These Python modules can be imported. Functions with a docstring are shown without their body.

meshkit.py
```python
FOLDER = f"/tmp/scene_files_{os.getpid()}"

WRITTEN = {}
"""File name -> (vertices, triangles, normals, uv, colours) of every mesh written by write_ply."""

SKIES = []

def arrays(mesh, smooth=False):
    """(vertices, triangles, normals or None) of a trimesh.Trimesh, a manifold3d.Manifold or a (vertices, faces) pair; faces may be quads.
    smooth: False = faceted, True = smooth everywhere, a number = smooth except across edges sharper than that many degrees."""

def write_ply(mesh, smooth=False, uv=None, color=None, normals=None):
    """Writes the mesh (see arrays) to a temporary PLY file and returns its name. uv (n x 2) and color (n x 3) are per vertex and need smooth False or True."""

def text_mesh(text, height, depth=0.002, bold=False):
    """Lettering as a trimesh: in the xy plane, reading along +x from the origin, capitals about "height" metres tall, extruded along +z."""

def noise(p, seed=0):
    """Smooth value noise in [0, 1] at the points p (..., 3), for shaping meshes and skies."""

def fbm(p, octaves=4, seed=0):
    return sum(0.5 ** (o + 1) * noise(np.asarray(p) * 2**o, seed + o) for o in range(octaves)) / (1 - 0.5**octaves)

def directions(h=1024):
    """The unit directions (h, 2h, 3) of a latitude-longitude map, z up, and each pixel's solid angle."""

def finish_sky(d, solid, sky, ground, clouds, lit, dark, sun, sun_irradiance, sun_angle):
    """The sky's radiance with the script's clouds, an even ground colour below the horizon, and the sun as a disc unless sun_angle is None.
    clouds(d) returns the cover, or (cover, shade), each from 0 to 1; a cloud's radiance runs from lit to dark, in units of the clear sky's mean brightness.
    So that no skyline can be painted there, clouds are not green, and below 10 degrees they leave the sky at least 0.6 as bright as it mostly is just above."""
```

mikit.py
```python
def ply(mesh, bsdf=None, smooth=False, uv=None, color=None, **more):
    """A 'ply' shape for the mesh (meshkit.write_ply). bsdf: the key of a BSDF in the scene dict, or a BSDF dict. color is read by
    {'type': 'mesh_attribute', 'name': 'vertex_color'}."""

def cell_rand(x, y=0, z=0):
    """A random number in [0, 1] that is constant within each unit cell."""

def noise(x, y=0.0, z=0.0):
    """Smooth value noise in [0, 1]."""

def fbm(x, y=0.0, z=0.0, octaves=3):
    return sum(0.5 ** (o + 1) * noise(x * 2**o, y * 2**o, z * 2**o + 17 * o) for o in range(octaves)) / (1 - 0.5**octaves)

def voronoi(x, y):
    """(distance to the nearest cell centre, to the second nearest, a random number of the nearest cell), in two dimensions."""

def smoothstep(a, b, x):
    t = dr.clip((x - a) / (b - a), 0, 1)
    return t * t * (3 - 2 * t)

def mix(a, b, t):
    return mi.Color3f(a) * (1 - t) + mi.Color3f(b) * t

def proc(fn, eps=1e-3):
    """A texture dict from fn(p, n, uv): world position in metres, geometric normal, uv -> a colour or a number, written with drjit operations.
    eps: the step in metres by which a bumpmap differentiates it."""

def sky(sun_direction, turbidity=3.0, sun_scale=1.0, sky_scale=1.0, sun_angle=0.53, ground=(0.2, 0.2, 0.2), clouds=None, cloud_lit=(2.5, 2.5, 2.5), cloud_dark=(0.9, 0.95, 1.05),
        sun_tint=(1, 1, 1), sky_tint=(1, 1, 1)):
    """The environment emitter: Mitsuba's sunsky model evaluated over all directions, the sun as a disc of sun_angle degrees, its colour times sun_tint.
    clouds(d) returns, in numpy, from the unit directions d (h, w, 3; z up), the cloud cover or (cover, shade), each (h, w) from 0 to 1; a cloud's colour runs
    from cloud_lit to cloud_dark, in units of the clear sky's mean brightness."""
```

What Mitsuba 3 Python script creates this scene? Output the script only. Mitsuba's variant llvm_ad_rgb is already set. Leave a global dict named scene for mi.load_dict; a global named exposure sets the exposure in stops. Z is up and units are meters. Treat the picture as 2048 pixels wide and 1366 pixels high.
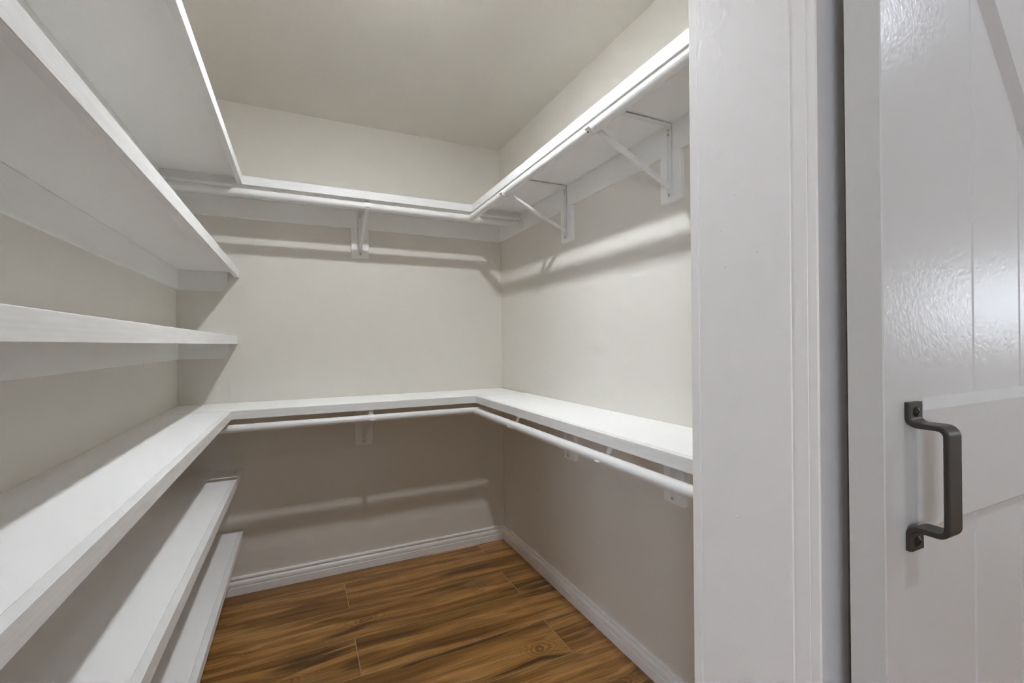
import math
import numpy as np
import trimesh
import drjit as dr
import mitsuba as mi
import mikit
from mikit import proc, noise, fbm, cell_rand, smoothstep, mix
from shapely.geometry import Polygon

T = mi.ScalarTransform4f
scene, labels = {}, {}

# ------------------------------------------------------------------ camera, lights, exposure
CAM = np.array([-1.15466, -2.60838, 1.23280])
YAW, PITCH, ROLL = np.radians([-25.0892, -0.0817, -0.5661])
fw = np.array([-math.sin(YAW) * math.cos(PITCH), math.cos(YAW) * math.cos(PITCH), math.sin(PITCH)])
rt = np.array([math.cos(YAW), math.sin(YAW), 0.0])
up = np.cross(rt, fw)
up2 = -rt * math.sin(ROLL) + up * math.cos(ROLL)
scene['camera'] = {
    'type': 'perspective', 'fov': math.degrees(2 * math.atan(1024 / 903.977)), 'fov_axis': 'x',
    'near_clip': 0.01, 'far_clip': 100.0, 'principal_point_offset_y': -3.67 / 1366,
    'to_world': T().look_at(origin=CAM.tolist(), target=(CAM + fw).tolist(), up=up2.tolist()),
}
CLOSET_LAMP = (-0.85, -1.25, 1160.0)          # x, y, radiance of the lamp on the closet ceiling
HALL_LAMPS = [(-0.545, -3.12, 125.0), (0.80, -3.25, 145.0)]
HALL_TINT, CLOSET_TINT = (0.900, 1.0, 1.15), (0.945, 0.990, 1.050)
ADDED_FILL_WINDOW = (-7.0, -5.4, 0.85, 2.15, 17.5)   # y, y, z, z, radiance of the glowing window added as closet fill
UNSEEN_SCONCE = (2.47, -3.25, 1.43, 13.0)            # unseen wall lamp at the hall's far end, placed for the door's highlight
exposure = 0.05

# ------------------------------------------------------------------ materials


def rgb(r, g, b):
    return {'type': 'rgb', 'value': [r, g, b]}


def srgb(r, g, b):
    return [((c / 255 + 0.055) / 1.055) ** 2.4 if c > 10 else c / 255 / 12.92 for c in (r, g, b)]


def peel(p, n, uv):                            # orange-peel roller texture of the wall paint
    return fbm(p.x * 95, p.y * 95, p.z * 95, octaves=3)


def roller(p, n, uv):                          # enamel paint: fine roller stipple
    return noise(p.x * 420, p.y * 420, p.z * 330) + 0.8 * noise(p.x * 160, p.y * 160, p.z * 110)


def brush(p, n, uv):                           # brushed paint over a wooden edging strip, grain runs along it
    s = p.x + p.y
    return noise(s * 9, 0.0, p.z * 330) + 0.6 * noise(s * 4, 3.0, p.z * 700)


def brush_color(p, n, uv):
    s = p.x + p.y
    v = 0.6 * noise(s * 7, 0.0, p.z * 260) + 0.4 * noise(s * 30, 5.0, p.z * 90)
    return mix((0.67, 0.67, 0.665), (0.76, 0.76, 0.75), v)


def wall_color(p, n, uv):
    v = fbm(p.x * 2.1, p.y * 2.1, p.z * 2.1, octaves=2)
    return mix((0.655, 0.630, 0.575), (0.682, 0.658, 0.604), v)


def trim_color(p, n, uv):
    v = fbm(p.x * 5, p.y * 5, p.z * 5, octaves=3)
    return mix((0.815, 0.815, 0.812), (0.845, 0.845, 0.840), v)


KNOTS = [(-0.289, -1.003, 0.062, 0.048), (-0.902, -0.495, 0.075, 0.046), (-0.33, -0.46, 0.06, 0.022), (-1.36, -0.52, 0.04, 0.02),
         (-1.25, -0.76, 0.08, 0.03), (-0.12, -1.30, 0.07, 0.04), (-1.12, -0.24, 0.06, 0.02)]
DARK = [(-1.12, -0.655, 0.16, 0.030, 0.9), (-1.02, -0.565, 0.12, 0.022, 0.6), (-0.08, -0.575, 0.09, 0.020, 0.9), (-0.05, -0.64, 0.16, 0.018, 0.7), (-0.30, -0.43, 0.16, 0.018, 0.6), (-0.40, -1.07, 0.20, 0.010, 0.8),
        (-0.55, -0.862, 0.25, 0.007, 0.9)]      # dark heartwood patches
ROW0, ROWW = -0.1345, 0.2368


def wood(p, n, uv):
    row = dr.floor((p.y - ROW0) / ROWW)
    odd = row - 2 * dr.floor(row * 0.5)
    # plank index along x: joints of alternate rows are offset
    joint = dr.select(odd > 0.5, mi.Float(-0.960), mi.Float(-0.186))
    col = dr.floor((p.x - joint) / 1.5)
    r1, r2, r3 = cell_rand(row, col, 1), cell_rand(row, col, 2), cell_rand(row, col, 3)
    y = p.y + 0.05 * (fbm(p.x * 2.3 + 11 * r1, p.y * 5 + 7 * r2, 3.0, octaves=2) - 0.5)
    ring, near = mi.Float(0), mi.Float(0)
    for kx, ky, sx, sy in KNOTS:
        dx, dy = (p.x - kx) / sx, (p.y - ky) / sy
        e = dr.exp(-0.5 * (dx * dx + dy * dy))
        y += 0.030 * e * dr.select(dy > 0, mi.Float(1), mi.Float(-1)) * smoothstep(0.0, 0.8, dr.abs(dy))
        d = dr.sqrt(dx * dx + dy * dy) + 0.35 * noise(p.x * 40, p.y * 55, 1.0)
        ring += dr.exp(-0.7 * d * d) * smoothstep(0.1, 0.9, 0.5 + 0.5 * dr.sin(d * 17.0))
        near += dr.exp(-6.0 * d * d)
    a = fbm(p.x * 1.9 + 31 * r1, y * 34 + 17 * r2, 0.0, octaves=3)          # broad figure
    b = noise(p.x * 4.0 + 9 * r3, y * 110 + 5 * r1, 2.0)                     # streaks
    c = noise(p.x * 11, y * 330, 5.0)                                         # pores
    q = fbm(p.x * 2.0 + 5 * r2, y * 13 + 13 * r3, 7.0, octaves=3)            # dark heartwood bands
    t = fbm(p.x * 3.1 + 3 * r3, y * 48 + 23 * r2, 11.0, octaves=2)
    base = mix(srgb(124, 86, 43), srgb(166, 121, 68), smoothstep(0.26, 0.72, a + 0.12 * (r3 - 0.5)))
    base = mix(base, srgb(190, 150, 100), 0.45 * smoothstep(0.52, 0.80, b) * smoothstep(0.38, 0.62, a))
    base = mix(base, srgb(94, 63, 31), 0.45 * smoothstep(0.54, 0.70, q + 0.14 * (b - 0.5)))
    base = mix(base, srgb(66, 42, 21), 0.55 * smoothstep(0.60, 0.74, t) * smoothstep(0.42, 0.60, q))
    base = mix(base, srgb(90, 59, 29), 0.40 * smoothstep(0.55, 0.85, c))
    dark = mi.Float(0)
    for kx, ky, sx, sy, k in DARK:
        dx, dy = (p.x - kx) / sx, (y - ky) / sy
        dark += k * dr.exp(-0.5 * (dx * dx + dy * dy))
    base = mix(base, srgb(58, 40, 25), 0.8 * smoothstep(0.25, 0.85, dark + 0.7 * (fbm(p.x * 9, y * 90, 4.0, octaves=2) - 0.5)) )
    base = mix(base, srgb(84, 53, 26), 0.70 * dr.clip(ring, 0, 1))
    base = mix(base, srgb(64, 42, 26), 0.45 * dr.clip(near, 0, 1))
    return base


def wood_relief(p, n, uv):
    return noise(p.x * 12, p.y * 300, 0.0)


def bump(inner, fn, scale, eps=0.0015):
    return {'type': 'bumpmap', 'arbitrary': proc(fn, eps), 'scale': scale, 'bsdf': inner}


def prin(color, rough, spec=0.5, **k):
    return {'type': 'principled', 'base_color': color, 'roughness': rough, 'specular': spec, **k}


scene['wall_paint'] = {'type': 'twosided', 'bsdf': bump(prin(proc(wall_color), 0.55, 0.35), peel, 0.0016)}
scene['ceiling_paint'] = {'type': 'twosided', 'bsdf': bump(prin(proc(wall_color), 0.6, 0.35), peel, 0.0013)}
scene['trim_paint'] = {'type': 'twosided', 'bsdf': bump(prin(proc(trim_color), 0.36, 0.45), roller, 0.00025)}
scene['edge_paint'] = {'type': 'twosided', 'bsdf': bump(prin(proc(brush_color), 0.40, 0.45), brush, 0.00012, 0.0006)}
scene['shelf_paint'] = {'type': 'twosided', 'bsdf': prin(rgb(0.81, 0.81, 0.802), 0.42, 0.45)}
scene['door_paint'] = {'type': 'twosided', 'bsdf': bump(prin(rgb(0.58, 0.58, 0.572), 0.29, 0.5), roller, 0.0002)}
scene['metal_paint'] = {'type': 'twosided', 'bsdf': prin(rgb(0.71, 0.71, 0.70), 0.35, 0.5)}
scene['screw_metal'] = {'type': 'twosided', 'bsdf': prin(rgb(0.42, 0.41, 0.40), 0.4, 0.5, metallic=0.6)}
scene['hole_dark'] = {'type': 'twosided', 'bsdf': prin(rgb(0.02, 0.02, 0.02), 0.7, 0.2)}
scene['bronze'] = {'type': 'twosided', 'bsdf': prin(rgb(0.045, 0.040, 0.035), 0.38, 0.5, metallic=0.35)}
scene['bronze_screw'] = {'type': 'twosided', 'bsdf': prin(rgb(0.035, 0.033, 0.03), 0.3, 0.5, metallic=0.5)}
scene['wood_tile'] = {'type': 'twosided', 'bsdf': bump(prin(proc(wood), 0.42, 0.4), wood_relief, 0.00015)}
scene['grout'] = {'type': 'twosided', 'bsdf': prin(rgb(*srgb(160, 136, 102)), 0.85, 0.2)}
scene['lamp_white'] = {'type': 'twosided', 'bsdf': prin(rgb(0.8, 0.8, 0.79), 0.4, 0.5)}

# ------------------------------------------------------------------ mesh helpers


def cat(ms):
    return trimesh.util.concatenate(ms)


def box(x0, x1, y0, y1, z0, z1, b=0.0):
    """A box, its edges chamfered by b."""
    if b <= 0:
        m = trimesh.creation.box(extents=[x1 - x0, y1 - y0, z1 - z0])
        m.apply_translation([(x0 + x1) / 2, (y0 + y1) / 2, (z0 + z1) / 2])
        return m
    pts = []
    for x, sx in ((x0, 1), (x1, -1)):
        for y, sy in ((y0, 1), (y1, -1)):
            for z, sz in ((z0, 1), (z1, -1)):
                pts += [(x, y + sy * b, z + sz * b), (x + sx * b, y, z + sz * b), (x + sx * b, y + sy * b, z)]
    return hull(pts)


def hull(pts):
    return trimesh.convex.convex_hull(np.array(pts, float))


def hexa(p):
    """Eight corners (bottom ring of four, top ring of four) as a convex solid."""
    return hull(p)


def tube(a, b, r, n=28, cap_bevel=0.002):
    a, b = np.array(a, float), np.array(b, float)
    L = np.linalg.norm(b - a)
    m = trimesh.creation.revolve(np.array([[0, 0], [r - cap_bevel, 0], [r, cap_bevel], [r, L - cap_bevel], [r - cap_bevel, L], [0, L]]), sections=n)
    m.apply_transform(trimesh.geometry.align_vectors([0, 0, 1], (b - a) / L))
    m.apply_translation(a)
    return m


def lathe(profile, at, axis=(0, 0, 1), n=32):
    m = trimesh.creation.revolve(np.array(profile, float), sections=n)
    m.apply_transform(trimesh.geometry.align_vectors([0, 0, 1], axis))
    m.apply_translation(at)
    return m


def ribbon(path, thick, w0, w1, place):
    """A flat bar bent along a polyline in a plane: place(u, v, w) -> xyz for plane coordinates u, v and width w in [w0, w1]."""
    P = np.array(path, float)
    t = np.gradient(P, axis=0)
    seg = np.diff(P, axis=0)
    seg /= np.linalg.norm(seg, axis=1, keepdims=True)
    t[0], t[-1] = seg[0], seg[-1]
    for i in range(1, len(P) - 1):
        t[i] = seg[i - 1] + seg[i]
    t /= np.linalg.norm(t, axis=1, keepdims=True)
    nrm = np.stack([-t[:, 1], t[:, 0]], 1)
    k = np.ones(len(P))
    for i in range(1, len(P) - 1):
        k[i] = 1 / max(0.5, abs(nrm[i] @ np.array([-seg[i][1], seg[i][0]])))
    c = min(thick * 0.22, 0.0012)
    h = thick / 2
    ring = [(-h, w0 + c), (-h + c, w0), (h - c, w0), (h, w0 + c), (h, w1 - c), (h - c, w1), (-h + c, w1), (-h, w1 - c)]
    V, F, m = [], [], len(ring)
    for i in range(len(P)):
        for o, w in ring:
            u = P[i] + nrm[i] * o * k[i]
            V.append(place(u[0], u[1], w))
    for i in range(len(P) - 1):
        for j in range(m):
            a, b2 = i * m + j, i * m + (j + 1) % m
            F += [(a, b2, b2 + m), (a, b2 + m, a + m)]
    e = (len(P) - 1) * m
    for j in range(1, m - 1):
        F += [(0, j + 1, j), (e, e + j, e + j + 1)]
    tm = trimesh.Trimesh(np.array(V), np.array(F), process=False)
    if tm.volume < 0:
        tm.invert()
    return tm


def fillet(points, r, n=6):
    """Rounds the inner corners of a polyline."""
    P = [np.array(p, float) for p in points]
    out = [P[0]]
    for i in range(1, len(P) - 1):
        a, b, c = P[i - 1], P[i], P[i + 1]
        u, v = (a - b) / np.linalg.norm(a - b), (c - b) / np.linalg.norm(c - b)
        ang = math.acos(np.clip(u @ v, -1, 1))
        d = min(r / math.tan(ang / 2), 0.48 * np.linalg.norm(a - b), 0.48 * np.linalg.norm(c - b))
        rr = d * math.tan(ang / 2)
        bis = (u + v) / np.linalg.norm(u + v)
        o = b + bis * rr / math.sin(ang / 2)
        p0, p1 = b + u * d - o, b + v * d - o
        a0, a1 = math.atan2(p0[1], p0[0]), math.atan2(p1[1], p1[0])
        da = (a1 - a0 + math.pi) % (2 * math.pi) - math.pi
        for k in range(n + 1):
            t = a0 + da * k / n
            out.append(o + rr * np.array([math.cos(t), math.sin(t)]))
    out.append(P[-1])
    return out


def numbered(name):
    if not any(k == name or k.startswith(name + '__') for k in scene):
        return name
    i = 1
    while any(k == f'{name}_{i:03d}' or k.startswith(f'{name}_{i:03d}__') for k in scene):
        i += 1
    return f'{name}_{i:03d}'


def add(key, mesh, bsdf, smooth=False, **more):
    key = numbered(key)
    scene[key] = mikit.ply(mesh, bsdf, smooth=smooth, **more)
    return key


def tag(key, label=None, category=None, group=None, kind=None):
    labels[key] = {k: v for k, v in (('label', label), ('category', category), ('group', group), ('kind', kind)) if v}
    return key


def struct(key, mesh, bsdf, smooth=False):
    k = add(key, mesh, bsdf, smooth)
    labels[k] = {'kind': 'structure'}
    return k


# ------------------------------------------------------------------ the room
H = 2.4384                                     # ceiling
XL = -1.6849                                   # left wall; the right wall is x = 0, the back wall y = 0
YF, YH = -2.1018, -2.2653                      # closet side and hall side of the front wall
OX0, OX1 = -1.42, -0.60                        # opening
OZ = 2.06
HX0, HX1, HY = -5.0, 2.5, -7.4                 # the unseen hall in front of the closet, extended for the added window


def right_x(y, z):                             # the right wall is a little out of square and out of plumb
    return -0.0066 * y * 0.6 - 0.012 * z / H + 0.001


struct('wall_back', box(XL - 0.12, 0.12, 0.0, 0.12, -0.02, H + 0.02), 'wall_paint')
struct('wall_right', hexa([(right_x(y, z), y, z) for y in (0.0, YF) for z in (-0.02, H + 0.02)] + [(0.12, y, z) for y in (0.0, YF) for z in (-0.02, H + 0.02)]), 'wall_paint')
struct('wall_left', box(XL - 0.12, XL, YF, 0.0, -0.02, H + 0.02), 'wall_paint')
JT = 0.018                                     # jamb board thickness
struct('wall_front', cat([box(HX0, OX0 - JT, YH, YF, -0.02, H + 0.02), box(OX1 + JT, HX1, YH, YF, -0.02, H + 0.02), box(OX0 - JT, OX1 + JT, YH, YF, OZ + JT, H + 0.02)]), 'wall_paint')
struct('wall_hall_back', box(HX0 - 0.1, HX1 + 0.1, HY - 0.1, HY, -0.02, H + 0.02), 'wall_paint')
struct('wall_hall_left', box(HX0 - 0.1, HX0, HY, YH, -0.02, H + 0.02), 'wall_paint')
struct('wall_hall_right', box(HX1, HX1 + 0.1, HY, YH, -0.02, H + 0.02), 'wall_paint')
struct('ceiling', box(HX0 - 0.1, HX1 + 0.1, HY - 0.1, 0.12, H, H + 0.1), 'ceiling_paint')

# floor: wood-look planks in grout
fl = struct('floor', cat([box(XL - 0.05, 0.05, YF, 0.05, -0.06, -0.0010), box(HX0 - 0.05, HX1 + 0.05, HY - 0.05, YF, -0.06, -0.0010)]), 'grout')
G = 0.0019                                     # half a grout joint


def plank(x0, x1, y0, y1):
    add('floor__plank', box(x0 + G, x1 - G, y0 + G, y1 - G, -0.012, 0.0, 0.0006), 'wood_tile')


row = 0
y1 = 0.0
rows = [(-1e-4 + 0.0, ROW0, 0)]
k = 0
while ROW0 - k * ROWW > HY + 0.02:
    rows.append((ROW0 - k * ROWW, max(ROW0 - (k + 1) * ROWW, HY), k + 1))
    k += 1
for ya, yb, r in rows:
    jx = -0.186 if r % 2 == 0 else -0.960
    lo, hi = (XL, 0.0) if yb > YF else (HX0, HX1)
    xs = [lo] + [jx + 1.5 * i for i in range(-4, 4) if lo + 0.02 < jx + 1.5 * i < hi - 0.02] + [hi]
    if yb < YF < ya:                           # the row under the front wall: cut at the wall, the rest is hidden
        xs = [OX0 - 0.1] + [x for x in xs if OX0 - 0.05 < x < OX1 + 0.05] + [OX1 + 0.1]
    for a, b in zip(xs[:-1], xs[1:]):
        plank(a, b, yb, ya)

# baseboards: an ogee profile, mitred in the corners
BB = [(0, 0), (0.0130, 0), (0.0130, 0.0370), (0.0105, 0.0385), (0.0098, 0.0405), (0.0122, 0.0430), (0.0128, 0.050), (0.0120, 0.058), (0.0085, 0.0645), (0.0055, 0.0670),
      (0.0052, 0.0695), (0.0080, 0.0722), (0.0098, 0.0765), (0.0092, 0.0815), (0.0070, 0.0855), (0.0035, 0.0872), (0, 0.0872)]


def profile_run(a, b, mitre_a, mitre_b, into):
    """The baseboard profile swept from a to b (floor points on the wall); into: unit vector off the wall; a mitre shortens the run by its thickness."""
    a, b, into = (np.array([*v, 0.0]) for v in (a, b, into))
    d = (b - a) / np.linalg.norm(b - a)
    n = len(BB)
    V = [a + into * t + d * t * mitre_a + [0, 0, z] for t, z in BB] + [b + into * t - d * t * mitre_b + [0, 0, z] for t, z in BB]
    F = []
    for i in range(n):
        j = (i + 1) % n
        F += [(i, j, j + n), (i, j + n, i + n)]
    tri = trimesh.creation.triangulate_polygon(Polygon(BB), engine='earcut')
    F += [tuple(f) for f in tri[1]] + [tuple(f[::-1] + n) for f in tri[1]]
    m = trimesh.Trimesh(np.array(V), np.array(F), process=False)
    m.fix_normals()
    return m


struct('baseboard_back', profile_run((XL, 0), (0, 0), 1, 1, (0, -1)), 'trim_paint', 35)
struct('baseboard_right', profile_run((0, 0), (right_x(YF, 0), YF), 1, 0, (-1, 0)), 'trim_paint', 35)
struct('baseboard_left', profile_run((XL, YF), (XL, 0), 0, 1, (1, 0)), 'trim_paint', 35)

# door lining and casings
Y_IN, Y_OUT = -2.0841, -2.2769                 # faces of the inner and the outer casing
CW = 0.0585                                    # casing width
st = 'trim_1'
struct('trim_1', cat([box(OX1, OX1 + JT, -2.2457, YF, 0, OZ + JT, 0.0012), box(OX0 - JT, OX0, -2.2457, YF, 0, OZ + JT, 0.0012), box(OX0, OX1, -2.2457, YF, OZ, OZ + JT, 0.0012)]), 'trim_paint')
e1, e2 = 0.0014, 0.0022
for yy, zz, rr in ((-2.166, 1.439, 0.0026), (-2.200, 1.352, 0.0018), (-2.142, 1.392, 0.0016), (-2.150, 1.339, 0.0017), (-2.165, 0.985, 0.0018), (-2.157, 0.915, 0.0015)):
    m = trimesh.creation.icosphere(subdivisions=2, radius=1.0)
    m.apply_scale([0.0006, rr, rr * 0.8])
    m.apply_translation([OX1, yy, zz])
    add('trim_1__paint_drip', m, 'trim_paint', True)
struct('trim_2', cat([box(OX1 + e1, OX1 + CW, YF - 0.0006, Y_IN, 0, OZ + CW, 0.0015), box(OX0 - CW, OX0 - e1, YF - 0.0006, Y_IN, 0, OZ + CW, 0.0015), box(OX0 - e1, OX1 + e1, YF - 0.0006, Y_IN, OZ + e1, OZ + CW, 0.0015)]), 'trim_paint')
struct('trim_3', cat([box(OX1 + e1, OX1 + JT + 0.002, YH, -2.2440, 0, OZ + JT, 0.0008), box(OX0 - JT - 0.002, OX0 - e1, YH, -2.2440, 0, OZ + JT, 0.0008), box(OX0 - e1, OX1 + e1, YH, -2.2440, OZ + e1, OZ + JT, 0.0008)]), 'trim_paint')
struct('trim_4', cat([box(OX1 + e2, OX1 + CW, Y_OUT, YH + 0.002, 0, OZ + CW, 0.0016), box(OX0 - CW, OX0 - e2, Y_OUT, YH + 0.002, 0, OZ + CW, 0.0016), box(OX0 - e2, OX1 + e2, Y_OUT, YH + 0.002, OZ + e2, OZ + CW, 0.0016)]), 'trim_paint')

# ------------------------------------------------------------------ the barn door in front of the hall wall
DX0, DX1, DYF, DYB = -0.5928, 0.212, -2.3408, -2.3058
DZ0, DZ1, ST, RE = 0.004, 2.10, 0.0805, 0.012     # bottom, top, stile width, depth of the recess (45 degree edges)
SX0, SX1 = DX0 + ST, DX1 - ST


def lean(m):
    """The door hangs a quarter of a degree out of plumb."""
    m.vertices[:, 0] -= 0.0049 * (m.vertices[:, 2] - 1.08)
    return m


def bevelled(profile_xz, yf, yr):
    return hull(profile_xz)


D = 'door_1'
labels[D] = {'kind': 'structure', 'label': 'pale grey sliding barn door with black handle'}
b = 0.0012
yb = DYF + RE
for s, (x0, x1) in ((1, (DX0, SX0)), (-1, (SX1, DX1))):
    if s > 0:
        pts = [(x0 + b, DYF), (x0, DYF + b), (x0, DYB), (x1 + RE, DYB), (x1 + RE, yb), (x1, DYF)]
    else:
        pts = [(x0, DYF), (x0 - RE, yb), (x0 - RE, DYB), (x1, DYB), (x1, DYF + b), (x1 - b, DYF)]
    add(D + '__stile', lean(hull([(x, y, z) for x, y in pts for z in (DZ0, DZ1)])), 'door_paint')
for z0, z1 in ((1.0165, 1.1510), (1.985, DZ1), (DZ0, 0.17)):
    lo, hi = (RE if z0 > 0.1 else 0), (RE if z1 < 2 else 0)
    pts = [(z0, DYF), (z1, DYF), (z1 + hi, yb), (z1 + hi, DYB), (z0 - lo, DYB), (z0 - lo, yb)]
    add(D + '__rail', lean(hull([(x, y, z) for z, y in pts for x in (SX0 - 0.0001, SX1 + 0.0001)])), 'door_paint')
# boards with V-grooves
edges = [SX0 - 0.02] + [-0.357 + 0.1412 * i for i in range(4)] + [SX1 + 0.02]
for za, zb in ((1.151, 1.985), (0.17, 1.0165)):
    for xa, xb in zip(edges[:-1], edges[1:]):
        g = 0.0032
        pts = [(xa + g, yb), (xb - g, yb), (xb - 0.0002, yb + g), (xb - 0.0002, DYB - 0.004), (xa + 0.0002, DYB - 0.004), (xa + 0.0002, yb + g)]
        add(D + '__board', lean(hull([(x, y, z) for x, y in pts for z in (za + 0.002, zb - 0.002)])), 'door_paint')
# diagonal brace of the upper panel, bevelled edges
bd = np.array([1.0, -1.2])
bd /= np.linalg.norm(bd)
bn = np.array([-bd[1], bd[0]])                   # up and to the right
p0 = np.array([-0.274, 1.622])
sec = [(0.0, DYF + 0.0004), (0.088, DYF + 0.0004), (0.088 + RE, yb + 0.001), (-RE, yb + 0.001)]
L0, L1 = -0.56, 0.70
brace = hull([(*(p0 + bd * l + bn * o), y) for o, y in sec for l in (L0, L1)])
brace.vertices = brace.vertices[:, [0, 2, 1]]
brace.fix_normals()
for org, nn in (((SX0, 0, 0), (1, 0, 0)), ((SX1, 0, 0), (-1, 0, 0)), ((0, 0, 1.985), (0, 0, -1)), ((0, 0, 1.151), (0, 0, 1))):
    brace = brace.slice_plane(org, nn, cap=True)
add(D + '__brace', lean(brace), 'door_paint')

# handle: a flat bar bent into a pull, two screws
HXC, HW = -0.5405, 0.0268
so = 0.0355
path = fillet([(0.0028, 1.1630), (0.0028, 1.1385), (so, 1.1385), (so, 1.0255), (0.0028, 1.0255), (0.0028, 1.0000)], 0.0085, 7)
hk = add(D + '__handle', lean(ribbon(path, 0.0056, -HW / 2, HW / 2, lambda u, v, w: (HXC + w, DYF - u, v))), 'bronze', 40)
labels[hk] = {'label': 'dark bronze flat-bar pull handle'}
for z in (1.1525, 1.0095):
    m = lathe([[0, 0], [0.0058, 0], [0.0056, 0.0009], [0.0040, 0.0020], [0, 0.0026]], (HXC - 0.0008, DYF - 0.0054, z), (0, -1, 0), 24)
    cut = cat([box(HXC - 0.0008 - 0.0036, HXC - 0.0008 + 0.0036, DYF - 0.0086, DYF - 0.0068, z - 0.0006, z + 0.0006), box(HXC - 0.0008 - 0.0006, HXC - 0.0008 + 0.0006, DYF - 0.0086, DYF - 0.0068, z - 0.0036, z + 0.0036)])
    try:
        m = trimesh.boolean.difference([m, box(HXC - 0.0008 - 0.0036, HXC - 0.0008 + 0.0036, DYF - 0.0086, DYF - 0.0066, z - 0.0006, z + 0.0006),
                                        box(HXC - 0.0008 - 0.0006, HXC - 0.0008 + 0.0006, DYF - 0.0086, DYF - 0.0066, z - 0.0036, z + 0.0036)], engine='manifold')
    except Exception:
        pass
    sk = add(hk + '__screw', lean(m), 'bronze_screw', 30)

# ------------------------------------------------------------------ shelves
BT, TD = 0.0125, 0.0195                          # board thickness, depth of the edging strip


def shelf(label, board_box, trim_box, group=None):
    k = numbered('shelf')
    add(k + '__board', box(*board_box, 0.0003), 'shelf_paint')
    add(k + '__front_trim', box(*trim_box, 0.0009), 'edge_paint')
    return tag(k, label, 'shelf', group)


def run_back(label, z, t, d):
    return shelf(label, (XL + 0.001, -0.0125, -d + TD, -0.0005, z - BT, z), (XL + 0.001, -0.013, -d, -d + TD - 0.0003, z - t, z))


def run_right(label, z, t, d, y0):
    k = numbered('shelf')
    y1 = YF + 0.001
    m = hexa([(x, y, zz) for y, w in ((y0, right_x(y0, z)), (y1, right_x(y1, z))) for x in (-d + TD, w - 0.0006) for zz in (z - BT, z)])
    add(k + '__board', m, 'shelf_paint')
    add(k + '__front_trim', box(-d, -d + TD - 0.0003, y1, y0, z - t, z, 0.0013), 'edge_paint')
    return tag(k, label, 'shelf')


def run_left(label, z, t, d, y0):
    y1 = YF + 0.001
    return shelf(label, (XL + 0.0005, XL + d - TD, y1, y0, z - BT, z), (XL + d - TD + 0.0003, XL + d, y1, y0, z - t, z))


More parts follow.
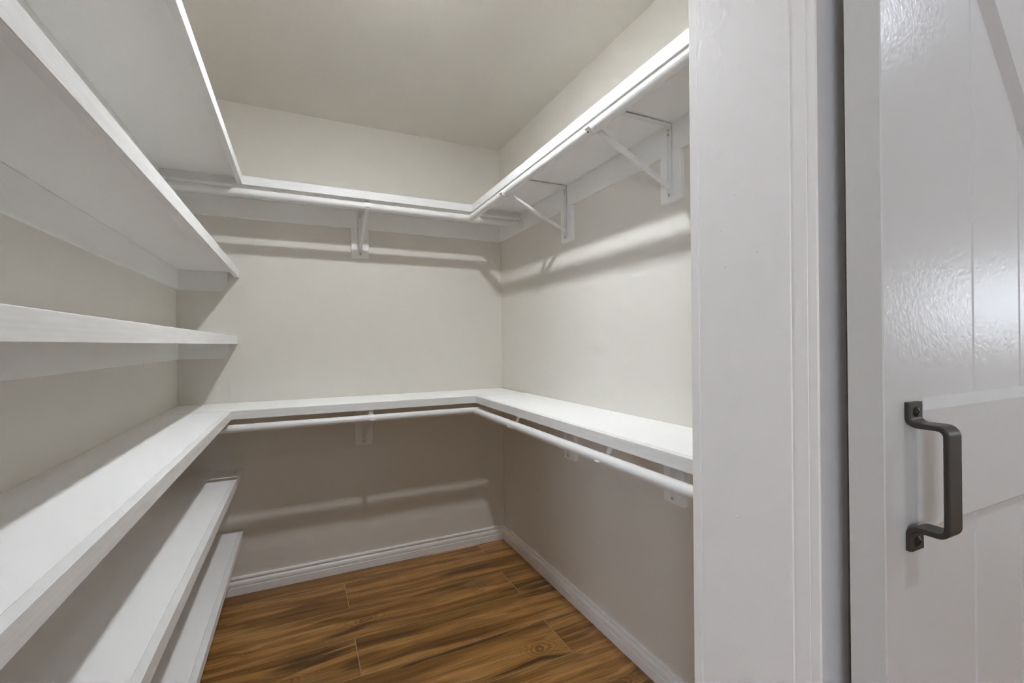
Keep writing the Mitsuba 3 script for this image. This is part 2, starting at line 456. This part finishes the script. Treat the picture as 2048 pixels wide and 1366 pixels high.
ZU, TU, ZM, TM, DB = 1.9756, 0.0392, 0.9483, 0.0372, 0.3230
run_back('long white upper shelf on the back wall, just below the ceiling', ZU, TU, DB)
run_right('white upper shelf high on the right wall, running toward the door casing', ZU, TU, 0.3155, -DB - 0.0005)
run_left('highest white shelf on the left wall, nearest the ceiling', ZU, TU, 0.3068, -DB - 0.0005)
run_back('long white middle-height shelf on the back wall above the lower rod', ZM, TM, DB)
run_right('white middle-height shelf on the right wall with top face in view', ZM, TM, 0.3050, -DB - 0.0005)
run_left('wide white left shelf at the height of the back middle shelf, half in shadow', ZM, TM, 0.2569, -DB - 0.0005)
run_left('second white left shelf from the top, seen from below', 1.6064, 0.0392, 0.2580, -0.0008)
run_left('white left shelf at eye level, seen edge on', 1.2787, 0.0402, 0.2495, -0.0008)
run_left('white left shelf just below the wide middle-height one', 0.6207, 0.0396, 0.2610, -0.0008)
run_left('lowest white left shelf, nearest the wood floor', 0.3168, 0.0331, 0.2648, -0.0140)

# ------------------------------------------------------------------ cleats: strips on the walls that carry the shelves
CT = 0.019


def cleat(label, mesh):
    k = add('wall_cleat', mesh, 'shelf_paint')
    return tag(k, label, 'cleat')


zc0, zc1 = 1.8644, ZU - BT - 0.0006
cleat('long white cleat strip under the upper back shelf', box(XL + 0.001, -0.0125, -CT, -0.0004, zc0, zc1, 0.0008))
cleat('long white cleat strip under the upper right shelf', hexa([(x, y, z) for y in (-CT - 0.0005, YF + 0.001) for z in (zc0, zc1) for x in (right_x(y, z) - 0.0006, right_x(y, z) - CT)]))
cleat('white cleat strip under the highest left shelf', box(XL + 0.0004, XL + 0.012, YF + 0.001, -CT - 0.0005, 1.869, zc1, 0.0008))


def end_cleat(z0, z1, x1):
    """The short strip on the back wall at a left shelf's end, its lower front corner cut off."""
    h = z1 - z0
    pts = [(XL + 0.0004, z0), (x1 - 0.026, z0), (x1, z0 + 0.042), (x1, z1), (XL + 0.0004, z1)]
    m = trimesh.creation.extrude_polygon(Polygon(pts), 0.0085)
    m.vertices = m.vertices[:, [0, 2, 1]] * [1, -1, 1] + [0, -0.0004, 0]
    m.fix_normals()
    return m


for z, zc, nm in ((1.6064, 1.4969, 'second left shelf from the top'), (1.2787, 1.1683, 'eye-level left shelf')):
    zt = z - BT - 0.0006
    cleat(f'white cleat strip along the left wall under the {nm}', box(XL + 0.0004, XL + 0.009, YF + 0.001, -0.0093, zc, zt, 0.0006))
    cleat(f'short white clipped-corner cleat on the back wall under the {nm}', end_cleat(zc, zt, -1.4755))

# ------------------------------------------------------------------ closet rods
RR = 0.0172
ROD_D, RZU, RZM = 0.332, 1.8985, 0.8730
RZUR = 1.8925                                  # the upper right rod hangs a little lower than the back one
ROD_DR, RZR = 0.310, 0.8700                    # the lower right rod sits a little nearer its wall


def rod(label, a, b, flange_at=None, flange_axis=None):
    k = numbered('closet_rod')
    add(k + '__pole', tube(a, b, RR, 36), 'metal_paint', 40)
    if flange_at:
        add(k + '__flange', lathe([[0.0, 0], [0.030, 0], [0.030, 0.004], [0.027, 0.006], [0.0225, 0.007], [0.0225, 0.022], [0.0185, 0.022], [0.0185, 0.002], [0, 0.002]], flange_at, flange_axis, 36), 'metal_paint', 30)
    return tag(k, label, 'closet rod')


xe = -CT - 0.008
rod('white round rod under the upper back shelf', (XL + 0.014, -ROD_D, RZU), (xe - 0.003, -ROD_D, RZU), (xe, -ROD_D, RZU), (-1, 0, 0))
rod('white round rod under the upper right shelf, rising toward the door casing', (-ROD_D, -ROD_D - RR * 0.95, RZUR), (-ROD_D, YF + 0.004, RZUR))
rod('white round rod under the middle-height back shelf', (XL + 0.010, -ROD_D, RZM), (-0.012, -ROD_D, RZM), (-0.004, -ROD_D, RZM), (-1, 0, 0))
rod('white round rod under the middle-height right shelf', (-ROD_DR, -ROD_D - RR * 0.95, RZR), (-ROD_DR, YF + 0.004, RZR))

# ------------------------------------------------------------------ brackets on their mounting blocks


def bracket(wall, at, ztop, zrod, zlow, block_z, dt, where, block_where, rod_d=ROD_D, hole=False, hook_shift=0.0):
    """wall 'back' or 'right'; at: place along the wall. In local terms d = distance off the wall, w = along the wall."""
    def P(d, z, w):
        return (at + w, -d, z) if wall == 'back' else (right_x(at + w, z) * 0.999 - d, at + w, z)
    zt0, zt1 = block_z
    kb = numbered('mounting_block')
    o = 0.0
    bw = (-0.0455, 0.0455)
    off = 0.0004
    blk = hull([P(d, z, w) for d, bb in ((off, 0.0), (CT - 0.0012, 0.0), (CT, 0.0012)) for z in (zt0 + bb, zt1) for w in (bw[0] + bb, bw[1] - bb)])
    add(kb, blk, 'shelf_paint')
    tag(kb, block_where, 'wooden block')
    k = numbered('shelf_bracket')
    BW = 0.011
    d0 = CT + 0.0036
    zt = ztop - 0.0040
    # one bent strap: wall leg and shelf leg
    add(k + '__wall_leg', ribbon([(d0, zlow), (d0, zt - 0.0016)], 0.0026, -BW, BW, lambda u, v, w: P(u, v, w)), 'metal_paint')
    dr_ = rod_d
    dt = dt - TD - 0.0036                      # just behind the shelf's edging strip
    sh = [(d0 - 0.001, zt), (dt - 0.004, zt)]
    add(k + '__shelf_leg', ribbon(sh, 0.0026, -BW, BW, lambda u, v, w: P(u, v, w)), 'metal_paint')
    # hook: down behind the rod, under it, and up in front
    r = RR + 0.0016
    zb_ = ztop + BT - 0.0400
    hk = [(dt - 0.004, zt), (dt - 0.001, zt - 0.003), (dt, zb_ - 0.002), (dr_ - r, zrod + 0.004)]
    for a in np.linspace(185, 330, 13):
        hk.append((dr_ + r * math.cos(math.radians(a)), zrod + r * math.sin(math.radians(a))))
    hk.append((dr_ + r + 0.004, zrod - r * 0.30))
    add(k + '__rod_hook', ribbon(hk, 0.0030, -BW, BW, lambda u, v, w: P(u, v, w + hook_shift)), 'metal_paint', 40)
    if hole:                                    # the open screw hole in the hook's lip
        c0 = np.array(P(dr_ + r * math.cos(math.radians(312)) , zrod + r * math.sin(math.radians(312)), BW * 0.45))
        nv = np.array(P(dr_ + 2, zrod - 2.2, 0)) - np.array(P(dr_, zrod, 0))
        nv /= np.linalg.norm(nv)
        add(k + '__screw_hole', lathe([[0, 0], [0.0028, 0], [0.0028, 0.0006], [0, 0.0006]], c0 + nv * 0.0014, nv, 16), 'hole_dark')
    # diagonal brace: a folded channel, narrow at the bottom
    a = np.array([d0 + 0.003, zlow + 0.012])
    c = np.array([dr_ - RR - 0.004, zrod - 0.010])
    u = (c - a) / np.linalg.norm(c - a)
    v = np.array([-u[1], u[0]])
    web = hull([P(*(q + v * t), w) for q, ww in ((a, 0.0065), (c, 0.0095)) for t in (-0.001, 0.001) for w in (-ww, ww)])
    lips = [hull([P(*(q + v * t), s * (ww - tt)) for q, ww in ((a, 0.0065), (c, 0.0095)) for t in (0.0, 0.009) for tt in (0.0, 0.0016)]) for s in (-1, 1)]
    add(k + '__brace', cat([web] + lips), 'metal_paint')
    foot = hull([P(*(a + u * l + v * t), w) for l in (-0.012, 0.014) for t in (-0.0012, 0.0012) for w in (-0.008, 0.008)])
    axis = (0, -1, 0) if wall == 'back' else (-1, 0, 0)
    prof = [[0, 0], [0.0052, 0], [0.0050, 0.0008], [0.003, 0.0022], [0, 0.0026]]
    for zz in (ztop - 0.022, ztop - 0.036, zlow - 0.011):
        if zz < zlow:
            tab = hull([P(d, z, w) for d in (d0 - 0.0012, d0 + 0.0012) for z, ww in ((zlow - 0.020, 0.006), (zlow - 0.016, 0.0095), (zlow + 0.004, 0.011)) for w in (-ww, ww)])
            add(k + '__foot', tab, 'metal_paint')
        add(k + '__screw', lathe(prof, P(d0 + 0.0013, zz, 0.001), axis, 14), 'screw_metal', 30)
    tag(k, where, 'shelf bracket')


zl = 1.736
UB, MB_ = (1.7035, zc0 - 0.0004), (0.682, ZM - BT - 0.0006)
zbU, zbM = ZU - BT, ZM - BT
bracket('back', -0.8535, zbU, RZU, zl, UB, DB, 'white metal bracket holding the upper rod on the back wall', 'small white block on the back wall under the upper cleat')
bracket('right', -0.8005, zbU, RZUR, zl, UB, 0.3085, 'white metal bracket under the upper right shelf, nearer the corner', 'white block below the upper right cleat, nearer the corner')
bracket('right', -1.4565, zbU, RZUR, zl, UB, 0.3085, 'white metal bracket under the upper right shelf, nearer the door casing', 'white block below the upper right cleat, nearer the door casing', hole=True)
bracket('back', -0.8435, zbM, RZM, 0.712, MB_, DB, 'white metal bracket holding the lower rod on the back wall', 'small white block on the back wall behind the lower rod')
bracket('right', -0.8005, zbM, RZR, 0.712, MB_, 0.2990, 'white metal bracket of the lower right rod, nearer the corner', 'white block behind the lower right rod, nearer the corner', ROD_DR)
bracket('right', -1.4535, zbM, RZR, 0.712, MB_, 0.2990, 'white metal bracket of the lower right rod, nearer the door casing', 'white block behind the lower right rod, nearer the door casing', ROD_DR)

# ------------------------------------------------------------------ lamps


def disc_lamp(name, label, x, y, r, power, drop, tint, dome):
    k = numbered(name)
    add(k + '__ring', lathe([[r - 0.004, 0], [r + 0.016, 0], [r + 0.016, 0.004], [r + 0.010, drop * 0.7], [r, drop], [r - 0.004, drop]], (x, y, H - 0.0002), (0, 0, -1), 48), 'lamp_white', 40)
    m = lathe([[0, drop + dome], [r * 0.4, drop + dome * 0.91], [r * 0.7, drop + dome * 0.68], [r * 0.9, drop + dome * 0.36], [r - 0.0005, drop - 0.001], [r - 0.0005, drop - 0.004], [0, drop - 0.004]], (x, y, H), (0, 0, -1), 48)
    m.fix_normals()
    add(k + '__diffuser', m, 'lamp_white', 40, emitter={'type': 'area', 'radiance': rgb(*(power * c for c in tint))})
    tag(k, label, 'ceiling light')


disc_lamp('ceiling_light', 'round flush white lamp on the closet ceiling', CLOSET_LAMP[0], CLOSET_LAMP[1], 0.038, CLOSET_LAMP[2], 0.022, CLOSET_TINT, 0.009)
for (x, y, pw), nm in zip(HALL_LAMPS, ('in front of the closet opening', 'in front of the barn door')):
    disc_lamp('ceiling_light', f'round flush white lamp on the hall ceiling {nm}', x, y, 0.060, pw, 0.012, HALL_TINT, 0.006)
wy0, wy1, wz0, wz1, pw = ADDED_FILL_WINDOW
labels['added_fill_window_1'] = {'kind': 'structure'}  # added glowing window, out of view, fills the closet and jamb with light
X = HX0 + 0.0005
add('added_fill_window_1__frame', cat([box(X, X + 0.03, wy0 - 0.07, wy0, wz0 - 0.07, wz1 + 0.07, 0.002), box(X, X + 0.03, wy1, wy1 + 0.07, wz0 - 0.07, wz1 + 0.07, 0.002),
                            box(X, X + 0.03, wy0, wy1, wz0 - 0.07, wz0, 0.002), box(X, X + 0.03, wy0, wy1, wz1, wz1 + 0.07, 0.002)]), 'lamp_white')
add('added_fill_window_1__fill_pane', box(X, X + 0.006, wy0 + 0.0005, wy1 - 0.0005, wz0 + 0.0005, wz1 - 0.0005), 'lamp_white', emitter={'type': 'area', 'radiance': rgb(*(pw * c for c in HALL_TINT))})
x, y, z, pw = UNSEEN_SCONCE
k = numbered('unseen_wall_lamp')
add(k + '__back_plate', lathe([[0, 0], [0.055, 0], [0.055, 0.010], [0.048, 0.016], [0.014, 0.018], [0.014, 0.075], [0, 0.075]], (HX1 - 0.0002, y, z - 0.19), (-1, 0, 0), 32), 'screw_metal', 30)
m = lathe([[0, 0], [0.060, 0], [0.066, 0.004], [0.070, 0.20], [0.070, 0.36], [0.066, 0.372], [0, 0.375]], (HX1 - 0.105, y, z - 0.19), (0, 0, 1), 36)
m.fix_normals()
add(k + '__shade', m, 'lamp_white', 40, emitter={'type': 'area', 'radiance': rgb(*(pw * c for c in HALL_TINT))})
tag(k, 'unseen wall lamp on the far end wall of the hall, placed for the barn door highlight', 'wall lamp')
